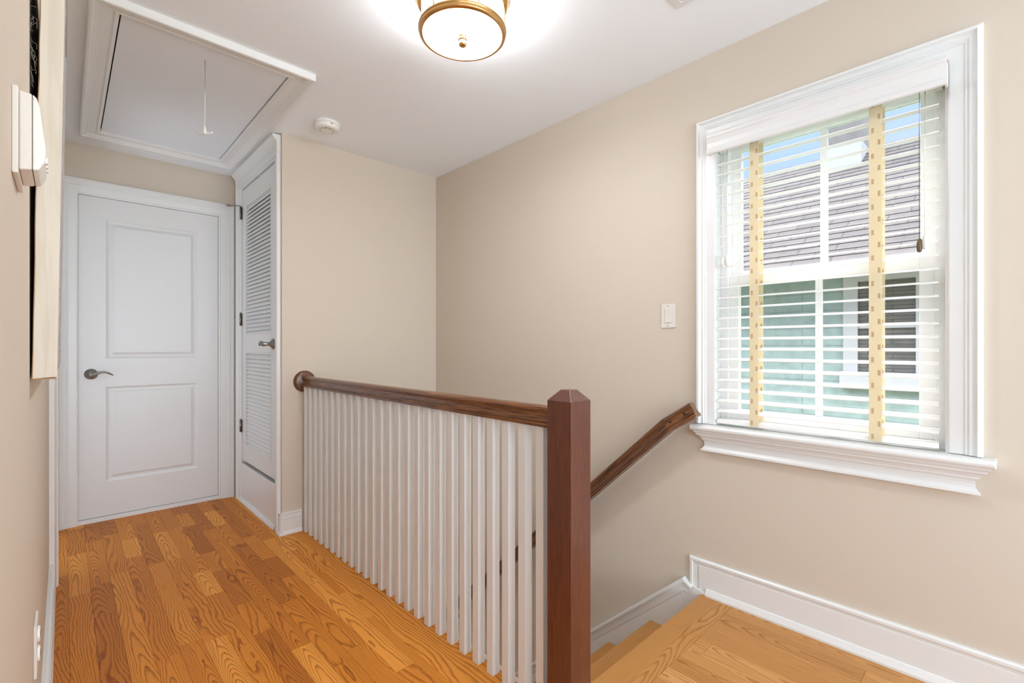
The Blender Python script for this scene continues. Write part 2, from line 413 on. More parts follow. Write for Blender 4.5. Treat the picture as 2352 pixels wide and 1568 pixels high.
struct(MB().box(-2.0, -1.88, -3.6, .42, -.3, H+.05).box(-1.88, XL-.12, .30, .42, -.3, H+.05).build('wall_side_room', M['ceiling']))
struct(MB().box(XR+.045, XR+.063, .93, YN, -2.8, -.02).build('wall_stairwell_side', M['wall']))
struct(MB().box(1.05, XW, 4.2, 4.3, -2.8, -.33).build('wall_stairwell_end', M['wall']))
struct(MB().box(1.05, 1.144, YN, 4.2, -2.8, -.33).build('wall_stairwell_lower', M['wall']))
struct(MB().box(1.146, XW, .78, .88, -2.72, -.26).build('wall_stairwell_under', M['wall']))
# ceiling with the hatch hole
HX0, HX1, HY0, HY1 = .148, .785, 2.355, 3.725
c = MB().box(-2.0, HX0, -3.6, 4.3, H, H+.12).box(HX1, XW+.02, -3.6, 4.3, H, H+.12).box(HX0, HX1, -3.6, HY0, H, H+.12).box(HX0, HX1, HY1, 4.3, H, H+.12)
c.box(HX0-.05, HX1+.05, HY0-.05, HY1+.05, H+.12, H+.16)
struct(c.build('ceiling', M['ceiling']))

# ------------------------------------------------------------------ board floors
def boards(name, mat, rects, z, thick=.02, gap=.0004, bevel=False):
    """rects: (x0,x1,y0,y1,run) one board each; run = axis of the grain"""
    me = bpy.data.meshes.new(name); vs = []; fs = []; uvs = []; cols = []; mi = []
    rnd = random.Random(11)
    for (x0, x1, y0, y1, run) in rects:
        o = len(vs); g = gap
        X0, X1, Y0, Y1 = x0+g, x1-g, y0+g, y1-g
        vs += [(X0, Y0, z), (X1, Y0, z), (X1, Y1, z), (X0, Y1, z), (X0, Y0, z-thick), (X1, Y0, z-thick), (X1, Y1, z-thick), (X0, Y1, z-thick)]
        ou, ov = rnd.uniform(0, 40), 0; col = (rnd.random(), rnd.random(), rnd.random()**1.5, 1)
        def U(p): return (p[1]+ou, p[0]-x0+ov) if run == 'Y' else (p[0]+ou, p[1]-y0+ov)
        for f in ((0, 1, 2, 3), (0, 4, 5, 1), (1, 5, 6, 2), (2, 6, 7, 3), (3, 7, 4, 0)):
            fs.append([i+o for i in f]); uvs.append([U(vs[i+o]) for i in f]); cols.append(col); mi.append(0)
    return vs, fs, uvs, cols, mi, me
def finish_boards(name, data, mats, under):
    vs, fs, uvs, cols, mi, me = data
    for (x0, x1, y0, y1, z0, z1) in under:
        o = len(vs)
        vs += [(x, y, z) for x in (x0, x1) for y in (y0, y1) for z in (z0, z1)]
        for f in [(0, 1, 3, 2), (4, 6, 7, 5), (0, 4, 5, 1), (2, 3, 7, 6), (0, 2, 6, 4), (1, 5, 7, 3)]:
            fs.append([i+o for i in f]); uvs.append([(0, 0)]*4); cols.append((0, 0, 0, 1)); mi.append(1)
    me.from_pydata(vs, [], fs)
    for m in mats: me.materials.append(m)
    me.uv_layers.new(name='UVMap'); me.color_attributes.new('board', 'FLOAT_COLOR', 'CORNER')
    ul = me.uv_layers['UVMap']; ca = me.color_attributes['board']
    for p, uv, c_, m_ in zip(me.polygons, uvs, cols, mi):
        p.material_index = m_
        for li, u in zip(p.loop_indices, uv): ul.data[li].uv = u; ca.data[li].color = c_
    o = bpy.data.objects.new(name, me); C.objects.link(o)
    return o
def strip_rows(xs, ya, yb, rnd, lo=.25, hi=.95):
    out = []
    for x0, x1 in zip(xs[:-1], xs[1:]):
        y = ya-rnd.uniform(0, hi)
        while y < yb:
            n = y+rnd.uniform(lo, hi)
            if n > ya+.02: out.append((x0, x1, max(y, ya), min(n, yb), 'Y'))
            y = n
    return out
rnd = random.Random(5)
xs = [.017+.0745*k for k in range(-26, 13)]+[.945]
R = strip_rows(xs, -3.6, YD+.05, rnd)
R = [r for r in R]
R.append((.945, 1.104, .86, YN+.02, 'Y'))
R2 = [r for r in strip_rows([.945, 1.035], -3.6, .86, rnd)]
R3 = [(.945, 1.40, YN+.02, YD+.05, 'Y')]
struct(finish_boards('floor', boards('floor', M['hall'], R+R2+R3, 0.0), [M['hall'], M['seam']],
       [(-1.92, 1.034, -3.6, YD+.25, -.25, -.003), (1.034, 1.100, .80, YN+.02, -.25, -.003), (1.034, 1.4, YN+.02, YD, -.25, -.003)]))
struct(MB().box(-1.88, 1.9, -3.55, -.75, .002, .055).build('bounce_floor', M['bounce'], bevel=.01))  # pale slab added out of view behind the camera to bounce neutral light
# raised stair landing
NY = .935                                              # nosing line
xs2 = [1.035+.0768*k for k in range(0, 14)]; xs2 = [x for x in xs2 if x < 2.05]+[XW]
RL = strip_rows(xs2, -3.6, NY-.135, rnd, .5, 1.4)
RL.append((1.12, XW, NY-.135, NY, 'X'))
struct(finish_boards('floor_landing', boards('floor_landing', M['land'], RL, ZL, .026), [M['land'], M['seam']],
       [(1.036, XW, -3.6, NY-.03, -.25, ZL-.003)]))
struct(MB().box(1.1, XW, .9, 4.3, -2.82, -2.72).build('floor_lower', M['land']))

# staircase
st = thing('staircase', (1.6, NY, ZL), 'honey oak stairs descending from the landing behind the dark newel post', 'stairs')
RISE, RUN = .212, .237
for k in range(1, 11):
    y0 = NY+RUN*(k-1)-.0; z = ZL-.005-RISE*k
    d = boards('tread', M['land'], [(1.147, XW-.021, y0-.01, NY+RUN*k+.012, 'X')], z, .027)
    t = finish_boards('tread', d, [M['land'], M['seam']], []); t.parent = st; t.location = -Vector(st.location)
for k in range(0, 11):
    z1 = ZL-.03-RISE*k if k else ZL-.028; y = NY+RUN*k-.022
    r = MB().box(1.147, XW-.021, y-.015, y, z1-RISE+.0, z1)
    r.build('riser', M['white'], st)
# stair skirt board on the window wall
sl = -RISE/RUN
def line_z(y): return .088+sl*(y-1.017)
SK = MB().prism([(1.017, .088), (3.9, line_z(3.9)), (3.9, line_z(3.9)-.42), (NY-.02, -.35), (NY-.02, .045), (.993, .068)], XW-.019, XW-.001, 'X')
SK.build('skirt_board', M['white'], st, .001)
prf = [(0, 0), (0, .007), (.006, .010), (.014, .010), (.018, .007), (.030, .004), (.046, .002), (.050, 0)]
MB().sweep([(XW-.019, .975, .060), (XW-.019, 1.017, .088), (XW-.019, 3.9, line_z(3.9))], prf, (-1, 0, 0), flip=1).build('skirt_moulding', M['white'], st)

# ------------------------------------------------------------------ base boards
BP = [(0, 0), (0, .010), (.006, .014), (.016, .014), (.020, .011), (.040, .009), (.044, .006), (.047, .012), (.050, .013), (.135, .014), (.150, .014), (.154, 0)]
def base(name, pts, n, flip=1, hh=.152, shoe=True):
    """moulded cap profile run along a path at the top, plain board beneath"""
    k = hh/.154
    o = MB().sweep(pts, [(a*k, b_) for a, b_ in BP], n, flip=flip)
    return o
# right wall base: top run plus mitred return down at the stair end
zt = ZL+.150
ob = MB().sweep([(XW, -3.6, zt), (XW, .993, zt), (XW, .993, .06)],
                [(0, 0), (0, .010), (.005, .015), (.014, .015), (.018, .011), (.036, .009), (.040, .006), (.043, 0)], (-1, 0, 0), flip=1)
ob.box(XW-.012, XW, -3.6, .950, ZL, zt-.03)
ob.prism([(XW-.012, ZL+.030), (XW-.016, ZL+.028), (XW-.026, ZL+.008), (XW-.026, ZL), (XW-.011, ZL)], -3.6, .915, 'Y')
struct(ob.build('baseboard_right', M['white']))
def base_run(p0, p1, n, z=0, hh=.133, ends=True):
    """straight base between two floor points, n = direction into the room"""
    m = MB(); p0 = Vector(p0+(z,)); p1 = Vector(p1+(z,)); n = Vector(n+(0,))
    prof = [(0, 0), (.022, 0), (.022, .008), (.016, .022), (.013, .024), (.013, hh-.040), (.016, hh-.036), (.014, hh-.031), (.013, hh-.014), (.016, hh-.010), (.016, hh-.003), (.010, hh), (0, hh)]
    k = len(prof); vs = [p+n*a+Vector((0, 0, b_)) for p in (p0, p1) for a, b_ in prof]
    fs = [(i, (i+1) % k, k+(i+1) % k, k+i) for i in range(k)]+[list(range(k)), list(range(2*k-1, k-1, -1))]
    return m.add(vs, fs)
struct(base_run((XL, .30), (XL, 3.112), (1, 0)).build('baseboard_left', M['white']))
nb = base_run((XC-.016, YN), (1.062, YN), (0, -1)); nb.add(base_run((XC, YN-.02), (XC, 3.028), (-1, 0)).v, base_run((XC, YN-.02), (XC, 3.028), (-1, 0)).f)
struct(nb.build('baseboard_stair_end', M['white'], bevel=.0008))

# ------------------------------------------------------------------ casing profile
def casing(w_, t=.02):
    k = w_/.085
    return [(0, 0), (0, t*.85), (.004*k, t*1.1), (.013*k, t*1.15), (.017*k, t*.9), (.023*k, t*.75), (.031*k, t*.82), (.037*k, t*.62), (.041*k, t*.66), (.044*k, t*.52), (.078*k, t*.45), (.083*k, t*.36), (.085*k, 0)]

# ------------------------------------------------------------------ window
win = thing('window_1', (XW, .51, WZ0), kind='structure'); win['label'] = 'white double-hung window in the right wall with moulded casing'; 
MB().sweep([(XW, .957, .792), (XW, .957, 2.118), (XW, .055, 2.118), (XW, .055, .792)], casing(.083, .025), (-1, 0, 0), flip=-1).build('casing', M['white'], win)
# stool with rounded nose
sp = []
for i in range(9):
    a = -PI/2+PI*i/8; sp.append((XW-.050-.013*math.cos(a), .777+.013*math.sin(a)))
MB().prism(sp+[(XW+.14, .790), (XW+.14, .7635)], .027, .97, 'Y').build('stool', M['white'], win, .003)
# apron: stepped crown with flared foot
ap = [(0, .764), (-.046, .764), (-.046, .757), (-.038, .750), (-.038, .744), (-.028, .738), (-.024, .731), (-.020, .729), (-.020, .722), (-.013, .716), (-.011, .705), (-.012, .694), (-.020, .683), (-.024, .681), (-.024, .674), (0, .672)]
mb = MB(); yy0, yy1 = .060, .937; k = len(ap); vs = []
for yb, sg in ((yy0, -1), (yy1, 1)):
    for dx, z in ap: vs.append((XW+dx, yb+sg*(-dx-.024), z))
mb.add(vs, [(i, (i+1) % k, k+(i+1) % k, k+i) for i in range(k)]+[list(range(k)), list(range(2*k-1, k-1, -1))])
mb.build('apron', M['white'], win)
# jamb liner (reveal) and vinyl frame
jm = MB().box(XW-.004, XW+.15, WY0-.012, WY0, WZ0, WZ1).box(XW-.004, XW+.15, WY1, WY1+.012, WZ0, WZ1).box(XW-.004, XW+.15, WY0, WY1, WZ1, WZ1+.012)
jm.build('jamb', M['white'], win)
fr = MB()
fr.box(XW+.05, XW+.14, WY0, WY0+.030, WZ0, WZ1).box(XW+.05, XW+.14, WY1-.030, WY1, WZ0, WZ1).box(XW+.05, XW+.14, WY0+.03, WY1-.03, WZ1-.03, WZ1).box(XW+.05, XW+.14, WY0+.03, WY1-.03, WZ0, WZ0+.025)
fr.build('window_frame', M['vinyl'], win, .0015)
def sash(name, x, t, y0, y1, z0, z1, gy0, gy1, gz0, gz1, ym0, ym1):
    s = MB().box(x, x+t, y0+.0006, gy0, z0, z1).box(x, x+t, gy1, y1, z0, z1).box(x, x+t, gy0, gy1, z0, gz0).box(x, x+t, gy0, gy1, gz1, z1)
    s.box(x+.004, x+t-.004, ym0, ym1, gz0, gz1)
    so = s.build(name, M['vinyl'], win, .002)
    g = MB()
    for a, b_ in ((gy0, ym0), (ym1, gy1)):
        g.box(x+t*.5-.002, x+t*.5+.002, a, b_, gz0, gz1)
        gp = MB().box(x+t*.5-.002, x+t*.5+.002, a, b_, gz0, gz1)
        gp.build('pane', M['glass'], so)
    return so
sash('sash', XW+.098, .028, WY0+.03, WY1-.03, 1.405, WZ1-.03, .213, .810, 1.452, 1.985, .489, .513)
sash('sash', XW+.066, .028, WY0+.03, WY1-.03, WZ0+.025, 1.437, .213, .808, .857, 1.393, .500, .522)

# ------------------------------------------------------------------ blind
bl = thing('window_blind', (XW, .51, 1.95), 'white wooden slat blind with cream ladder tapes, lowered over the window', 'blind')
vp = [(-.006, 2.000), (-.070, 2.040), (-.074, 2.040), (-.074, 2.030), (-.069, 2.026), (-.069, 2.018), (-.074, 2.014), (-.070, 2.006), (-.066, 1.992), (-.063, 1.975), (-.066, 1.968), (-.072, 1.964), (-.074, 1.956), (-.070, 1.948), (-.062, 1.946), (-.058, 1.950), (-.058, 1.995)]
vp = [(-.030, 2.036), (-.070, 2.036), (-.072, 2.030), (-.068, 2.024), (-.068, 2.018), (-.072, 2.014), (-.068, 2.008), (-.063, 1.992), (-.061, 1.974), (-.064, 1.967), (-.070, 1.963), (-.072, 1.955), (-.069, 1.947), (-.060, 1.945), (-.056, 1.949), (-.056, 2.020), (-.030, 2.020)]
mb = MB().prism([(XW+a, b_) for a, b_ in vp], .134, .890, 'Y')
mb.box(XW-.056, XW-.027, .134, .140, 1.95, 2.03).box(XW-.056, XW-.027, .884, .890, 1.95, 2.03)
mb.build('valance', M['valance'], bl)
MB().box(XW-.022, XW+.040, .150, .870, 1.972, 2.030).build('head_rail', M['slat'], bl, .002)
SX0, SXW, TILT = XW-.013, .054, math.radians(8.5)
slat_me = None
for k in range(-12, 13):
    z = 1.380+.0442*k
    if slat_me is None:
        m = MB(); prof = []
        n_ = 6
        for i in range(n_+1): 
            u = i/n_; prof.append((u*SXW, .0018+.0022*(1-(2*u-1)**2)))
        for i in range(n_, -1, -1):
            u = i/n_; prof.append((u*SXW, -.0018+.0022*(1-(2*u-1)**2)))
        prof = [(a*math.cos(TILT)-b_*math.sin(TILT), a*math.sin(TILT)+b_*math.cos(TILT)) for a, b_ in prof]
        m.prism([(a, b_) for a, b_ in prof], -.3565, .3565, 'Y')
        so = m.build('slat', M['slat'], bl); slat_me = so.data
    else:
        so = bpy.data.objects.new('slat', slat_me); C.objects.link(so); so.parent = bl
    so.location = Vector((SX0, .5135, z))-Vector(bl.location)
MB().box(SX0, SX0+.050, .157, .870, .800, .818).build('bottom_rail', M['slat'], bl, .003)
for yc, w_ in ((.717, .034), (.320, .037)):
    # the tape runs in front of and behind the slats
    lean = .004
    mt = MB()
    mt.box(SX0-.0035, SX0-.0025, yc-w_/2, yc+w_/2, .803, 1.985).box(SX0+.052, SX0+.053, yc-w_/2, yc+w_/2, .803, 1.985)
    t = mt.build('ladder_tape', tape_mat(yc), bl)
def tassel(y, z, mat, cord):
    t0 = XW-.020
    c_ = MB().tube([(t0, y, 1.965), (t0-.001, y+.0005, 1.8), (t0, y, z+.02)], .0011, 6).build('pull_cord', cord, bl)
    MB().lathe([(.0015, .022), (.0045, .020), (.0075, .006), (.0082, -.004), (.0062, -.020), (.0035, -.023), (0, -.023)], (t0, y, z), seg=16).build('tassel', mat, c_)
tassel(.2035, 1.462, M['browncord'], M['browncord']); tassel(.190, 1.470, M['cordm'], M['cordm'])
tassel(.840, 1.487, M['cordm'], M['cordm']); tassel(.822, 1.494, M['cordm'], M['cordm'])

# ------------------------------------------------------------------ end door
dr = thing('door_1', (.45, YD, 0), kind='structure'); dr['label'] = 'white two-panel door at the end of the hall'
MB().sweep([(-.024, YD, 0), (-.024, YD, 2.190), (.936, YD, 2.190), (.936, YD, 0)], casing(.088, .020), (0, -1, 0), flip=-1).build('casing', M['white'], dr)
jb = MB().box(.055, .066, YD, YD+.11, 0, 2.105).box(.834, .845, YD, YD+.11, 0, 2.105).box(.066, .834, YD, YD+.11, 2.094, 2.105)
jb.box(.066, .076, YD+.058, YD+.07, 0, 2.094).box(.824, .834, YD+.058, YD+.07, 0, 2.094).box(.076, .824, YD+.058, YD+.07, 2.082, 2.094)
jb.build('jamb', M['white'], dr)
def panel_door(name, parent, x0, x1, z0, z1, yf, th, panels, mat):
    """slab with sunk panels: face at y=yf looking to -y"""
    m = MB()
    zs = [z0]+[z for p in panels for z in (p[2], p[3])]+[z1]
    px0, px1 = panels[0][0], panels[0][1]
    m.box(x0, px0, yf, yf+th, z0, z1).box(px1, x1, yf, yf+th, z0, z1)
    for a, b_ in zip(zs[0::2], zs[1::2]): m.box(px0, px1, yf, yf+th, a, b_)
    so = m.build(name, mat, parent)
    for (a, b_, c_, d) in panels:
        p = MB()
        prof = [(0, 0), (.004, -.002), (.008, -.007), (.016, -.009), (.028, -.008), (.040, -.0015), (.044, -.001), (.044, -.02), (0, -.02)]
        p.sweep([(a, yf, c_), (b_, yf, c_), (b_, yf, d), (a, yf, d)], prof, (0, -1, 0), closed=True, flip=1)
        p.box(a+.0435, b_-.0435, yf+.0012, yf+.02, c_+.0435, d-.0435)
        p.build('panel', mat, so)
    return so
slab = panel_door('slab', dr, .068, .832, .030, 2.092, YD+.012, .042, [(.200, .706, .250, .868), (.200, .706, 1.050, 1.956)], M['door'])
MB().box(.066, .834, YD+.002, YD+.058, .000, .026).build('underdoor_light_strip', M['white'], dr)  # white bar stands in for the daylight showing under the door
# lever handle
def lever(parent, c, out, along, L_=.11, rose=.034, stem=.05):
    c = Vector(c); out = Vector(out); al = Vector(along)
    h = MB().lathe([(rose, 0), (rose, .003), (rose*.9, .008), (rose*.62, .014), (rose*.5, .020), (.011, .024), (.011, stem)], c, out, 40)
    ho = h.build('handle_rose', M['steel'], parent)
    e_ = c+out*stem
    pts = []; rad = []
    for i in range(14):
        u = i/13
        pts.append(e_+al*(u*L_-.008)+Vector((0, 0, 1))*(-.006*math.cos(u*5.2)+.008*math.sin(u*PI*.9)-.010*u**3)+out*(.004*math.sin(u*PI)))
        rad.append(.0105*(1-u)**.55+.0042)
    lv = MB().tube(pts, rad, 12, sy=.62).lathe([(0, .012), (.0095, .011), (.0105, .006), (.0105, -.01), (0, -.01)], e_, out, 20)
    lo = lv.build('lever', M['steel'], ho)
    MB().lathe([(.0055, .0), (.0055, .0135), (0, .0145)], e_, out, 16).build('lock_button', M['steel'], lo)
lever(slab, (.128, YD+.012, .953), (0, -1, 0), (1, 0, 0), .115)

# hinge pin door stop on the closet hinge
# ------------------------------------------------------------------ closet louvred door
cd = thing('door_2', (XC, 3.5, 0), kind='structure'); cd['label'] = 'white louvred closet door above a plain kick panel'
MB().sweep([(XC, 3.970, 0), (XC, 3.970, 2.375), (XC, 3.028, 2.375), (XC, 3.028, 0)], casing(.085, .020), (-1, 0, 0), flip=-1).build('casing', M['white'], cd)
MB().prism([(XC, 2.290), (XC-.018, 2.290), (XC-.020, 2.350), (XC-.028, 2.372), (XC-.046, 2.392), (XC-.048, 2.402), (XC, 2.404)], 3.026, 3.975, 'Y').build('cornice', M['white'], cd)
MB().box(XC-.004, XC+.09, 3.112, 3.122, .28, 2.290).box(XC-.004, XC+.09, 3.878, 3.888, .28, 2.290).box(XC-.004, XC+.09, 3.12, 3.88, 2.280, 2.290).build('jamb', M['white'], cd)
ls = MB()
DY0, DY1, DZ0, DZ1 = 3.126, 3.874, .300, 2.268
lx = XC+.002; lt = .034
LP = [(.423, 1.080), (1.222, 2.140)]
ly0, ly1 = 3.222, 3.780
ls.box(lx, lx+lt, DY0, ly0, DZ0, DZ1).box(lx, lx+lt, ly1, DY1, DZ0, DZ1)
ls.box(lx, lx+lt, ly0, ly1, DZ0, LP[0][0]).box(lx, lx+lt, ly0, ly1, LP[0][1], LP[1][0]).box(lx, lx+lt, ly0, ly1, LP[1][1], DZ1)
lso = ls.build('slab', M['door'], cd, .0015)
for z0, z1 in LP:
    lp = MB(); n_ = round((z1-z0)/.0272); pt = (z1-z0)/n_
    for i in range(n_):
        z = z0+pt*(i+.5)
        cx_, hx, hz = lx+lt/2-.004, .0095, .0192
        # slat slopes down towards the hall
        lp.prism([(cx_-hx, z-hz), (cx_-hx+.002, z-hz-.0030), (cx_+hx, z+hz-.003), (cx_+hx, z+hz), (cx_-hx, z-hz+.0035)], ly0, ly1, 'Y')
    lp.build('louvre_panel', M['door'], lso)
    MB().sweep([(lx, ly0, z0), (lx, ly1, z0), (lx, ly1, z1), (lx, ly0, z1)], [(0, 0), (0, .001), (-.006, .004), (-.010, .003), (-.012, 0)], (-1, 0, 0), closed=True, flip=-1).build('panel_moulding', M['door'], lso)
lever(lso, (lx, 3.168, 1.145), (-1, 0, 0), (0, 1, 0), .085, .034, .058)
MB().box(XC+.080, XC+.084, 3.1, 3.9, .2, 2.3).build('closet_shade_sheet', M['dark'], cd)  # near-black sheet stands in for the shade inside, behind the louvres
kp = MB().box(XC-.002, XC+.03, 3.113, 3.887, 0, .276)
kp.build('kick_panel', M['white'], cd, .004)
MB().prism([(XC-.002, 0), (XC-.018, 0), (XC-.018, .008), (XC-.012, .020), (XC-.002, .024)], 3.120, 3.955, 'Y').build('shoe_moulding', M['white'], cd)
for z in (.550, 1.328, 2.105):
    hg = MB().tube([(XC-.010, 3.881, z-.045), (XC-.010, 3.881, z+.045)], .0065, 12).box(XC-.004, XC+.001, 3.862, 3.9, z-.044, z+.044)
    for q in (-.027, -.009, .009, .027): hg.lathe([(.0068, -.0006), (.0068, .0006)], (XC-.010, 3.881, z+q), seg=12)
    hg.lathe([(.004, .045), (.005, .050), (0, .053)], (XC-.010, 3.881, z), seg=12)
    ho = hg.build('hinge', M['steel'], cd)
    if z > 2: MB().tube([(XC-.010, 3.881, z+.054), (XC-.030, 3.90, z+.056), (XC-.052, 3.905, z+.052), (XC-.070, 3.93, z+.055)], .0035, 8).tube([(XC-.064, 3.925, z+.054), (XC-.086, 3.94, z+.056)], .0062, 10).build('door_stop', M['steel'], ho)

# ------------------------------------------------------------------ left wall door casing beyond
ld = thing('door_3', (XL, 3.6, 0), kind='structure'); ld['label'] = 'white cased doorway at the far end of the left wall, seen edge on'
MB().sweep([(XL, 3.112, 0), (XL, 3.112, 2.140), (XL, 4.035, 2.140)], [(0, 0), (0, .030), (.02, .031), (.03, .024), (.085, .018), (.09, 0)], (1, 0, 0), flip=1).build('casing', M['white'], ld)
MB().box(XL-.125, XL+.004, 3.195, 3.207, 0, 2.06).box(XL-.125, XL+.004, 3.943, 3.955, 0, 2.06).box(XL-.125, XL+.004, 3.207, 3.943, 2.052, 2.064).build('jamb', M['white'], ld)

# ------------------------------------------------------------------ attic hatch
hx0, hx1, hy0, hy1 = .066, .864, 2.255, 3.800
ah = thing('attic_hatch', (.46, 3.03, H), 'white framed attic hatch in the ceiling with a hanging pull cord', 'attic hatch')
hp = [(0, 0), (0, .030), (.004, .032), (.012, .032), (.018, .026), (.026, .024), (.030, .020), (.034, .020), (.038, .015), (.070, .013), (.078, .017), (.084, .013), (.090, .012), (.090, -.02), (.084, 0)]
MB().sweep([(hx0, hy0, H), (hx1, hy0, H), (hx1, hy1, H), (hx0, hy1, H)], hp, (0, 0, -1), closed=True, flip=-1).build('frame', M['white'], ah)
pnl = MB().box(hx0+.096, hx1-.094, hy0+.100, hy1-.092, H-.004, H+.008).build('hatch_panel', M['hatchw'], ah)
MB().box(hx0+.07, hx1-.07, hy0+.07, hy1-.07, H+.012, H+.016).build('hatch_gap', M['dark'], ah)
for x, y in ((.20, 2.62), (.20, 3.05), (.20, 3.42), (.735, 2.62), (.735, 3.05), (.735, 3.42)):
    MB().lathe([(0, -.0016), (.004, -.0014), (.0055, 0)], (x, y, H-.004), seg=14).build('screw_head', M['white'], pnl)
cx_, cy_ = .459, 2.477
cd_ = MB().tube([(cx_, cy_, H-.003), (cx_+.0005, cy_, 2.25), (cx_-.0015, cy_, 2.11)], .0016, 8)
cd_.lathe([(.004, 0), (.003, -.002), (0, -.002)], (cx_, cy_, H-.003), seg=10)
cdo = cd_.build('pull_cord', M['plasticw'], ah)
r_ = Vector((.725, -.6885, 0))
hp_ = []
for i in range(11):
    u = -1+2*i/10; hp_.append(Vector((cx_-.0015, cy_, 2.083))+r_*u*.037+Vector((0, 0, .006*abs(u)**3-.002)))
MB().tube(hp_, [.0032]+[.0042]*9+[.0032], 10).lathe([(.0022, .032), (.0045, .024), (.008, .008), (.009, 0), (.006, -.006), (0, -.008)], (cx_-.0015, cy_, 2.084), seg=16).build('cord_handle', M['plasticw'], cdo)

# ------------------------------------------------------------------ smoke detector
sd = thing('smoke_detector', (1.10, 2.70, H), 'round white smoke detector on the ceiling beside the attic hatch', 'smoke detector')
sc_ = (1.10, 2.705, H)
MB().lathe([(.070, 0), (.072, -.004), (.072, -.009), (.066, -.012)], sc_, seg=48).build('mounting_plate', M['plasticw'], sd)
hs = MB().lathe([(.060, -.010), (.0655, -.013), (.0665, -.028), (.063, -.034), (.050, -.040), (.046, -.0385), (.030, -.0415), (.028, -.040), (.012, -.0425), (0, -.043)], sc_, seg=48)
hso = hs.build('housing', M['plasticw'], sd)
vt = MB()
for i in range(12):
    a = 2*PI*i/12
    vt.lathe([(.0035, -.0385), (.0035, -.0415)], (sc_[0]+.038*math.cos(a), sc_[1]+.038*math.sin(a), sc_[2]), seg=8)
vt.build('sound_vent', M['twine'], hso)
MB().box(sc_[0]-.006, sc_[0]+.006, sc_[1]-.0672, sc_[1]-.066, H-.025, H-.018).build('indicator_window', M['twine'], hso)

# ------------------------------------------------------------------ ceiling light
lc = Vector((1.073, 1.396, H))
lt_ = thing('ceiling_light', lc, 'lit round ceiling light with opal glass drum and brass rings', 'ceiling light')
MB().lathe([(.172, 0), (.174, -.006), (.170, -.013), (.166, -.016), (.164, -.022), (.150, -.024)], lc, seg=72).build('canopy', M['brass'], lt_)
MB().lathe([(.148, -.022), (.150, -.024), (.150, -.125)], lc, seg=72).build('glass_shade', M['glow'], lt_)
MB().lathe([(.150, -.1255), (.148, -.130), (.10, -.133), (0, -.134)], lc, seg=72).build('glass_diffuser', M['glow_low'], lt_)
rg = MB(); rp = [(.1505, -.110), (.158, -.110), (.162, -.114), (.162, -.119), (.158, -.122), (.160, -.126), (.158, -.131), (.151, -.135), (.146, -.1345), (.146, -.1305), (.1505, -.129)]
seg = 96; vs = []; k = len(rp)
for i in range(seg):
    a = 2*PI*i/seg
    for r, h in rp: vs.append((lc.x+r*math.cos(a), lc.y+r*math.sin(a), lc.z+h))
rg.add(vs, [(i*k+j, ((i+1) % seg)*k+j, ((i+1) % seg)*k+(j+1) % k, i*k+(j+1) % k) for i in range(seg) for j in range(k)], smooth=True)
rg.build('bottom_ring', M['brass'], lt_)
for i in range(6):
    a = math.radians(13+60*i)
    p = (lc.x+.155*math.cos(a), lc.y+.155*math.sin(a))
    MB().tube([(p[0], p[1], H-.016), (p[0], p[1], H-.114)], .0028, 8).build('strut', M['brass'], lt_)
MB().lathe([(.0, -.131), (.017, -.1335), (.018, -.137), (.014, -.139), (.0135, -.142), (.017, -.145), (.017, -.148), (.012, -.149), (.012, -.152), (.016, -.156), (.0165, -.162), (.013, -.169), (.007, -.172), (0, -.173)], lc, seg=36).build('finial', M['brass'], lt_)

# ceiling register
vx1, vy1 = 1.688, .866
cv = thing('ceiling_vent', (1.54, .76, H), 'white ceiling air register near the right wall, mostly cut off', 'vent')
v = MB().sweep([(1.40, .62, H), (vx1, .62, H), (vx1, vy1, H), (1.40, vy1, H)], [(0, 0), (.002, .006), (.028, .010), (.030, .0)], (0, 0, -1), closed=True, flip=-1)
v.build('vent_frame', M['white'], cv)
MB().box(1.43, vx1-.028, .648, vy1-.028, H-.002, H-.001).build('vent_opening', M['vent_dark'], cv)
for i in range(9):
    x = 1.44+.026*i
    MB().prism([(x, H-.009), (x+.002, H-.009), (x+.014, H-.002), (x+.012, H-.002)], .648, vy1-.028, 'Y').build('louvre', M['white'], cv)
MB().lathe([(.0035, -.0105), (.0035, -.0085)], (vx1-.016, vy1-.1, H), seg=10).build('screw_head', M['steel'], cv)

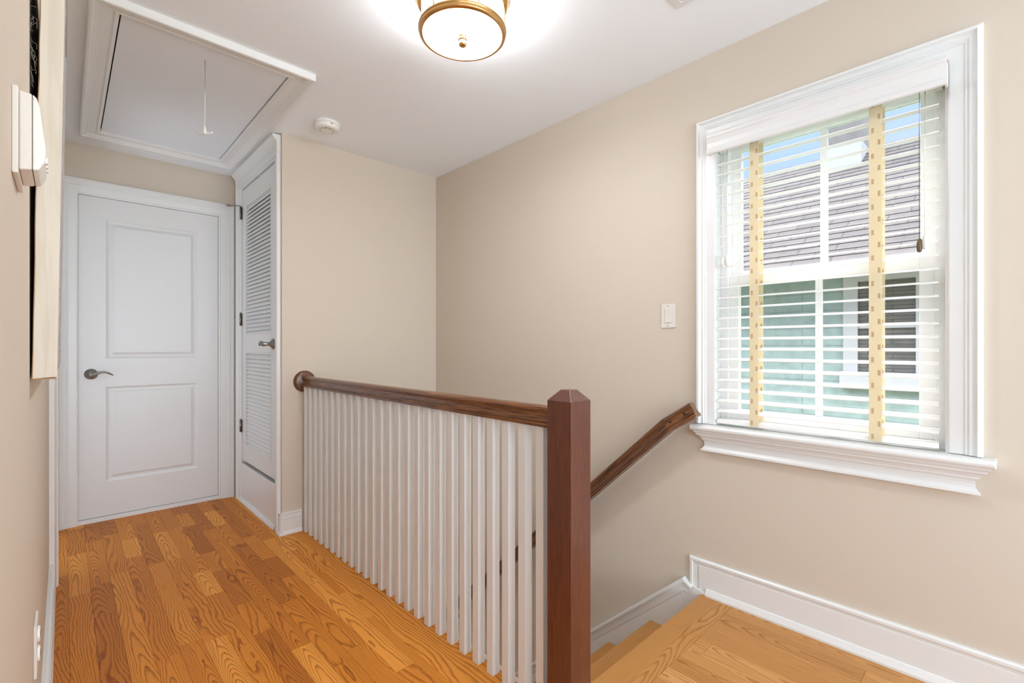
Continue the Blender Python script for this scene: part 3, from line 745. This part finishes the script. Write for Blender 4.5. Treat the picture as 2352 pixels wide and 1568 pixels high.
# ------------------------------------------------------------------ balustrade
bs = thing('stair_railing', (XR, 1.9, 0), 'white balusters under a stained oak handrail ending at a dark newel post', 'railing')
def rail_prof(w_, hgt):
    """cross section (a sideways, b up), centre origin"""
    h2 = hgt/2
    half = [(0, h2), (.30, h2*.985), (.52, h2*.93), (.68, h2*.80), (.75, h2*.64), (.74, h2*.52), (.64, h2*.46), (.66, h2*.40), (.60, h2*.34), (.55, h2*.20), (.55, h2*.0), (.60, -h2*.20), (.72, -h2*.36), (.86, -h2*.44), (.88, -h2*.50), (.80, -h2*.54), (.82, -h2*.60), (1.0, -h2*.66), (1.0, -h2*.78), (.90, -h2*.82), (.92, -h2)]
    r = [(a*w_/2, b_) for a, b_ in half]
    return r+[(-a, b_) for a, b_ in reversed(r) if a > 0]
def rail(pts, w_, hgt, name, mat, parent, label=None):
    m = MB(); pr = rail_prof(w_, hgt); P = [Vector(p) for p in pts]; k = len(pr); vs = []
    for i, p in enumerate(P):
        t0 = (P[i]-P[i-1]).normalized() if i else (P[1]-P[0]).normalized()
        t1 = (P[i+1]-P[i]).normalized() if i < len(P)-1 else t0
        t = (t0+t1).normalized(); sd_ = Vector((1, 0, 0)); up = sd_.cross(t); up = up if up.z > 0 else -up
        kk = 1/max(.5, t.dot(t1))
        vs += [p+sd_*a+up*b_*kk for a, b_ in pr]
    fs = [(i*k+j, (i+1)*k+j, (i+1)*k+(j+1) % k, i*k+(j+1) % k) for i in range(len(P)-1) for j in range(k)]
    m.add(vs, fs, 0, False).add(vs[:k], [list(range(k))]).add(vs[-k:], [list(range(k-1, -1, -1))])
    return m.build(name, mat, parent, label=label)
rail([(XR, .93, .917), (XR, YN-.012, .917)], .060, .064, 'handrail', M['rail'], bs)
bal = None
for k in range(-3, 23):
    y = 1.218+.0783*k+.016
    if bal is None:
        m = MB().box(-.016, .016, -.016, .016, 0, .889)
        bo = m.build('baluster', M['white'], bs, .0012); bal = bo
    else:
        bo = bal.copy(); C.objects.link(bo)
    bo.location = Vector((XR, y, .0))-Vector(bs.location)
nw = MB().box(1.036, 1.126, .850, .940, -.25, .972)
nw.add([(1.036, .850, .972), (1.126, .850, .972), (1.126, .940, .972), (1.036, .940, .972),
        (1.064, .878, 1.003), (1.098, .878, 1.003), (1.098, .912, 1.003), (1.064, .912, 1.003)],
       [(0, 1, 5, 4), (1, 2, 6, 5), (2, 3, 7, 6), (3, 0, 4, 7), (4, 5, 6, 7)])
nw.build('newel_post', M['newel'], bs, .0008)
MB().lathe([(.066, 0), (.066, .006), (.061, .009), (.058, .016), (.050, .019), (.0, .019)], (XR, YN, .915), (0, -1, 0), 48).build('rosette', M['railr'], bs)

# ------------------------------------------------------------------ wall handrail
wh = thing('wall_handrail', (XW-.055, 1.5, .4), 'stained oak handrail sloping down the right wall beside the stairs', 'handrail')
xr = XW-.062
p1 = (xr, 1.075, .772); p0 = (xr, .944, .858)
rail([p1, (xr, 1.516, .366), (xr, 3.0, -.985)], .052, .066, 'rail', M['railw'], wh)
en = rail([p0, p1], .0525, .0665, 'rail_end_block', M['raile'], wh)
for f_ in (.28, .78):
    q = Vector(p0).lerp(Vector(p1), f_)
    MB().lathe([(.0048, .0), (.0048, .0035)], (xr-.021, q.y, q.z+.001), (-1, 0, 0), 16).build('screw_plug', M['plug'], en)
for y_ in (1.75, 2.7):
    z_ = .366-.9105*(y_-1.516)
    MB().tube([(XW, y_, z_-.085), (XW-.03, y_, z_-.075), (xr, y_, z_-.034)], .006, 10).lathe([(.02, 0), (.02, .004), (.01, .007)], (XW, y_, z_-.085), (-1, 0, 0), 20).build('bracket', M['steel'], wh)

# ------------------------------------------------------------------ light switch
ls_ = thing('light_switch', (XW, 1.10, 1.273), 'white rocker light switch on the beige wall left of the window', 'light switch')
MB().box(XW-.005, XW, 1.065, 1.135, 1.217, 1.329).build('cover_plate', M['plastic'], ls_, .002)
MB().box(XW-.0065, XW-.004, 1.0835, 1.1165, 1.2395, 1.3065).build('rocker_frame', M['plastic'], ls_, .0006)
MB().prism([(XW-.0085, 1.242), (XW-.0065, 1.273), (XW-.0080, 1.304), (XW-.004, 1.304), (XW-.004, 1.242)], 1.0855, 1.1145, 'Y').build('rocker', M['plastic'], ls_, .0006)
for z in (1.226, 1.320): MB().lathe([(.0028, 0), (.0022, .0012)], (XW-.005, 1.10, z), (-1, 0, 0), 12).build('screw', M['twine'], ls_)

# ------------------------------------------------------------------ outlet on left wall
ol = thing('wall_outlet', (XL, 1.50, .46), 'white wall outlet low on the left wall above the baseboard', 'outlet')
MB().box(XL, XL+.006, 1.46, 1.55, .405, .52).build('cover_plate', M['plastic'], ol, .002)
for z in (.440, .484):
    so_ = MB().lathe([(.017, 0), (.017, .0035), (.015, .005)], (XL+.005, 1.505, z), (1, 0, 0), 24).build('socket', M['plasticw'], ol)
    MB().box(XL+.0095, XL+.0104, 1.498, 1.500, z-.006, z+.006).box(XL+.0095, XL+.0104, 1.510, 1.512, z-.006, z+.006).build('slot', M['dark'], so_)

# ------------------------------------------------------------------ thermostat
th_ = thing('thermostat', (XL, .92, 1.40), 'cream plastic thermostat on the left wall in front of the framed board', 'thermostat')
MB().box(XL, XL+.006, .872, .985, 1.352, 1.464).build('back_plate', M['plastic'], th_, .0015)
tb = MB().prism([(1.360, 0), (1.364, .030), (1.378, .034), (1.395, .036), (1.455, .030), (1.460, .026), (1.462, 0)], 0, 1)
pts = [(1.360, .006), (1.362, .018), (1.462, .018), (1.463, .006)]
MB().prism([(XL+b_, a) for a, b_ in pts], .884, .975, 'Y').build('body', M['plastic'], th_, .002)
pts = [(1.362, .0185), (1.363, .024), (1.375, .030), (1.392, .031), (1.448, .025), (1.458, .022), (1.462, .0185)]
cv_ = MB().prism([(XL+b_, a) for a, b_ in pts], .884, .975, 'Y').build('cover', M['plasticw'], th_, .002)
for i in range(3): MB().box(XL+.029, XL+.0325, .90+.02*i, .912+.02*i, 1.378, 1.386).build('button', M['plasticw'], cv_, .001)

# ------------------------------------------------------------------ framed board hanging on the left wall
fb = thing('wall_frame', (XL, 1.6, 1.07), 'whitewashed rough wood frame hanging on the left wall, seen from its side', 'picture frame')
FY0, FY1 = 1.314, 1.95
tl = Matrix.Rotation(math.radians(-.85), 4, 'Y')
def leaned(m, name, mat, parent=fb, bevel=0):
    piv = Vector((XL+.004, 0, 1.067)); R_ = Matrix.Rotation(math.radians(.85), 4, 'Y')
    m.v = [tuple(piv+R_ @ (Vector(p)-piv)) for p in m.v]
    return m.build(name, mat, parent, bevel)
side = MB()
n_ = 16
rr = random.Random(3)
prev = None
sp_ = []
for i in range(n_+1):
    z = 1.067+(2.02-1.067)*i/n_
    j = rr.uniform(-.0007, .0007)
    sp_.append((XL+.0045+j, z))
sp2 = [(XL+.0385, 2.02), (XL+.0385, 1.075), (XL+.0372, 1.070)]
m_ = MB().prism(sp_+sp2, FY0, FY0+.018, 'Y'); leaned(m_, 'side_board', M['whitewash'])
leaned(MB().prism([(a-.0014, b_-(.0012 if i == 0 else 0)) for i, (a, b_) in enumerate(sp_)]+[(XL+.0045, 2.02)]+[(XL+.0045, 1.067)], FY0+.0012, FY0+.019, 'Y').box(XL+.0038, XL+.037, FY0+.0012, FY0+.03, 1.0652, 1.068), 'raw_edge', M['bark'])
leaned(MB().box(XL+.0045, XL+.0385, FY1-.018, FY1, 1.067, 2.02), 'side_board', M['whitewash'])
leaned(MB().box(XL+.0045, XL+.0385, FY0+.018, FY1-.018, 1.067, 1.085), 'bottom_board', M['whitewash'])
leaned(MB().box(XL+.0045, XL+.0385, FY0+.018, FY1-.018, 2.002, 2.02), 'top_board', M['whitewash'])
leaned(MB().box(XL+.003, XL+.006, FY0+.004, FY1-.004, 1.07, 2.01), 'backing', M['black'])
leaned(MB().sweep([(XL+.0385, FY0+.012, 1.085), (XL+.0385, FY1-.004, 1.085), (XL+.0385, FY1-.004, 2.015), (XL+.0385, FY0+.012, 2.015)], [(0, 0), (0, .0022), (.035, .0022), (.035, -.004), (.03, -.004), (.03, 0)], (1, 0, 0), closed=True, flip=1), 'front_moulding', M['graystrip'])
leaned(MB().box(XL+.031, XL+.035, FY0+.02, FY1-.02, 1.09, 2.0), 'canvas', M['whitewash'])
tw = MB(); rr = random.Random(9)
for i in range(22):
    z = rr.choice([rr.uniform(1.71, 1.84), rr.uniform(1.45, 1.5), rr.uniform(1.65, 1.80)])
    p = Vector((XL+.002, FY0+.001+rr.uniform(0, .004), z)); pts_ = [p]
    for k in range(5):
        p = p+Vector((rr.uniform(-.0035, .0045), rr.uniform(-.002, .002), rr.uniform(-.012, .006)))
        p.x = min(max(p.x, XL+.001), XL+.010); pts_.append(p)
    tw.tube(pts_, .00035, 5)
tw.build('frayed_twine', M['twine'], fb)

# ------------------------------------------------------------------ outdoors
gx = MB().box(2.3, 60, -40, 60, -3.2, -3.0)
struct(gx.build('ground', M['grass']))
nh = thing('neighbour_house', (6.0, 1.0, -3.0), 'teal-sided house with grey shingle roof seen through the window', 'house')
NX = 6.0
MB().box(NX, NX+.15, -4.5, 4.5, -3.0, 1.98).build('wall', M['siding'], nh)
# roof slopes
def slab_roof(x0, z0, x1, z1, y0, y1, t=.06):
    d_ = Vector((x1-x0, 0, z1-z0)); n2 = Vector((-(z1-z0), 0, x1-x0)).normalized()*t
    return [(x0, z0), (x1, z1), (x1+n2.x, z1+n2.z), (x0+n2.x, z0+n2.z)]
EX, EZ, RX, RZ = 5.66, 1.93, 8.90, 4.10
rf = MB(); L_ = math.hypot(RX-EX, RZ-EZ); ang = math.atan2(RZ-EZ, RX-EX)
# build flat in its own frame so the shingles follow the slope
rfm = MB().box(0, L_, -4.8, 4.8, 0, .05)
ro = rfm.build('roof', brickmat('grey_roof_shingles', (.078, .069, .066), (.056, .049, .048), (.020, .018, .020), .36, .150, .007, axes=('Y', 'X')), nh)
ro.location = Vector((EX, 0, EZ))-Vector(nh.location); ro.rotation_euler = (0, -ang, 0)
# courses stand proud so each row throws a thin shadow
crs = MB()
n_ = int(L_/.150)
for i in range(n_+1):
    x = i*.150
    crs.prism([(x, .0505), (x, .057), (min(L_, x+.150), .052), (min(L_, x+.150), .0505)], -4.8, 4.8, 'Y')
co_ = crs.build('shingle_courses', ro.data.materials[0], nh); co_.location = ro.location; co_.rotation_euler = ro.rotation_euler
r2 = MB().prism([(RX, RZ), (RX+3.2, EZ), (RX+3.2, EZ+.06), (RX, RZ+.06)], -4.8, 4.8, 'Y').build('roof', M['shingle'], nh)
MB().box(EX-.02, NX, -4.8, 4.8, EZ-.05, EZ-.01).box(EX-.10, EX, -4.8, 4.8, EZ-.09, EZ+.05).build('gutter', M['metalw'], nh)
MB().box(8.35, 9.1, 1.49, 1.90, 4.10, 5.3).build('chimney', M['stone'], nh)
MB().box(8.33, 9.0, 1.47, 1.92, 3.60, 4.12).build('chimney_base', M['metalw'], nh)
nwf = MB()
gy0, gy1, gz0, gz1 = .622, 1.082, .870, 1.80
nwf.box(NX-.05, NX+.02, gy1, gy1+.125, gz0-.15, gz1+.10).box(NX-.05, NX+.02, gy0-.125, gy0, gz0-.15, gz1+.10)
nwf.box(NX-.05, NX+.02, gy0, gy1, gz1, gz1+.10).box(NX-.09, NX+.02, gy0-.15, gy1+.15, gz0-.15, gz0)
nwf.box(NX-.03, NX+.02, gy0, gy1, 1.315, 1.36)
nwo = nwf.build('window_frame', M['metalw'], nh)
MB().box(NX-.012, NX-.008, gy0, gy1, gz0, gz1).build('window_shade', M['nblind'], nwo)
# shrub tip
sh = thing('shrub', (3.6, 1.35, -3.0), 'yellow-green leafy shrub tip outside the lower left window pane', 'shrub')
MB().tube([(3.6, 1.35, -3.0), (3.62, 1.37, -1.2), (3.6, 1.36, .62)], [.03, .02, .006], 8).build('stem', M['stem'], sh)
lf = MB(); rr = random.Random(4)
for i in range(420):
    a = rr.uniform(0, 2*PI); hgt = rr.uniform(-2.6, .70); r = .33*(1-((hgt+2.6)/3.3)**2)*rr.uniform(.4, 1)+.02
    p = Vector((3.6+r*math.cos(a), 1.36+r*math.sin(a), hgt))
    d1 = Vector((rr.gauss(0, 1), rr.gauss(0, 1), rr.gauss(0, .6))).normalized(); d2 = d1.cross(Vector((rr.random(), rr.random(), 1))).normalized()
    s_ = rr.uniform(.025, .05)
    lf.add([p, p+d1*s_+d2*s_*.4, p+d1*s_*2, p+d1*s_-d2*s_*.4], [(0, 1, 2, 3)])
lf.build('foliage', M['leaf'], sh)
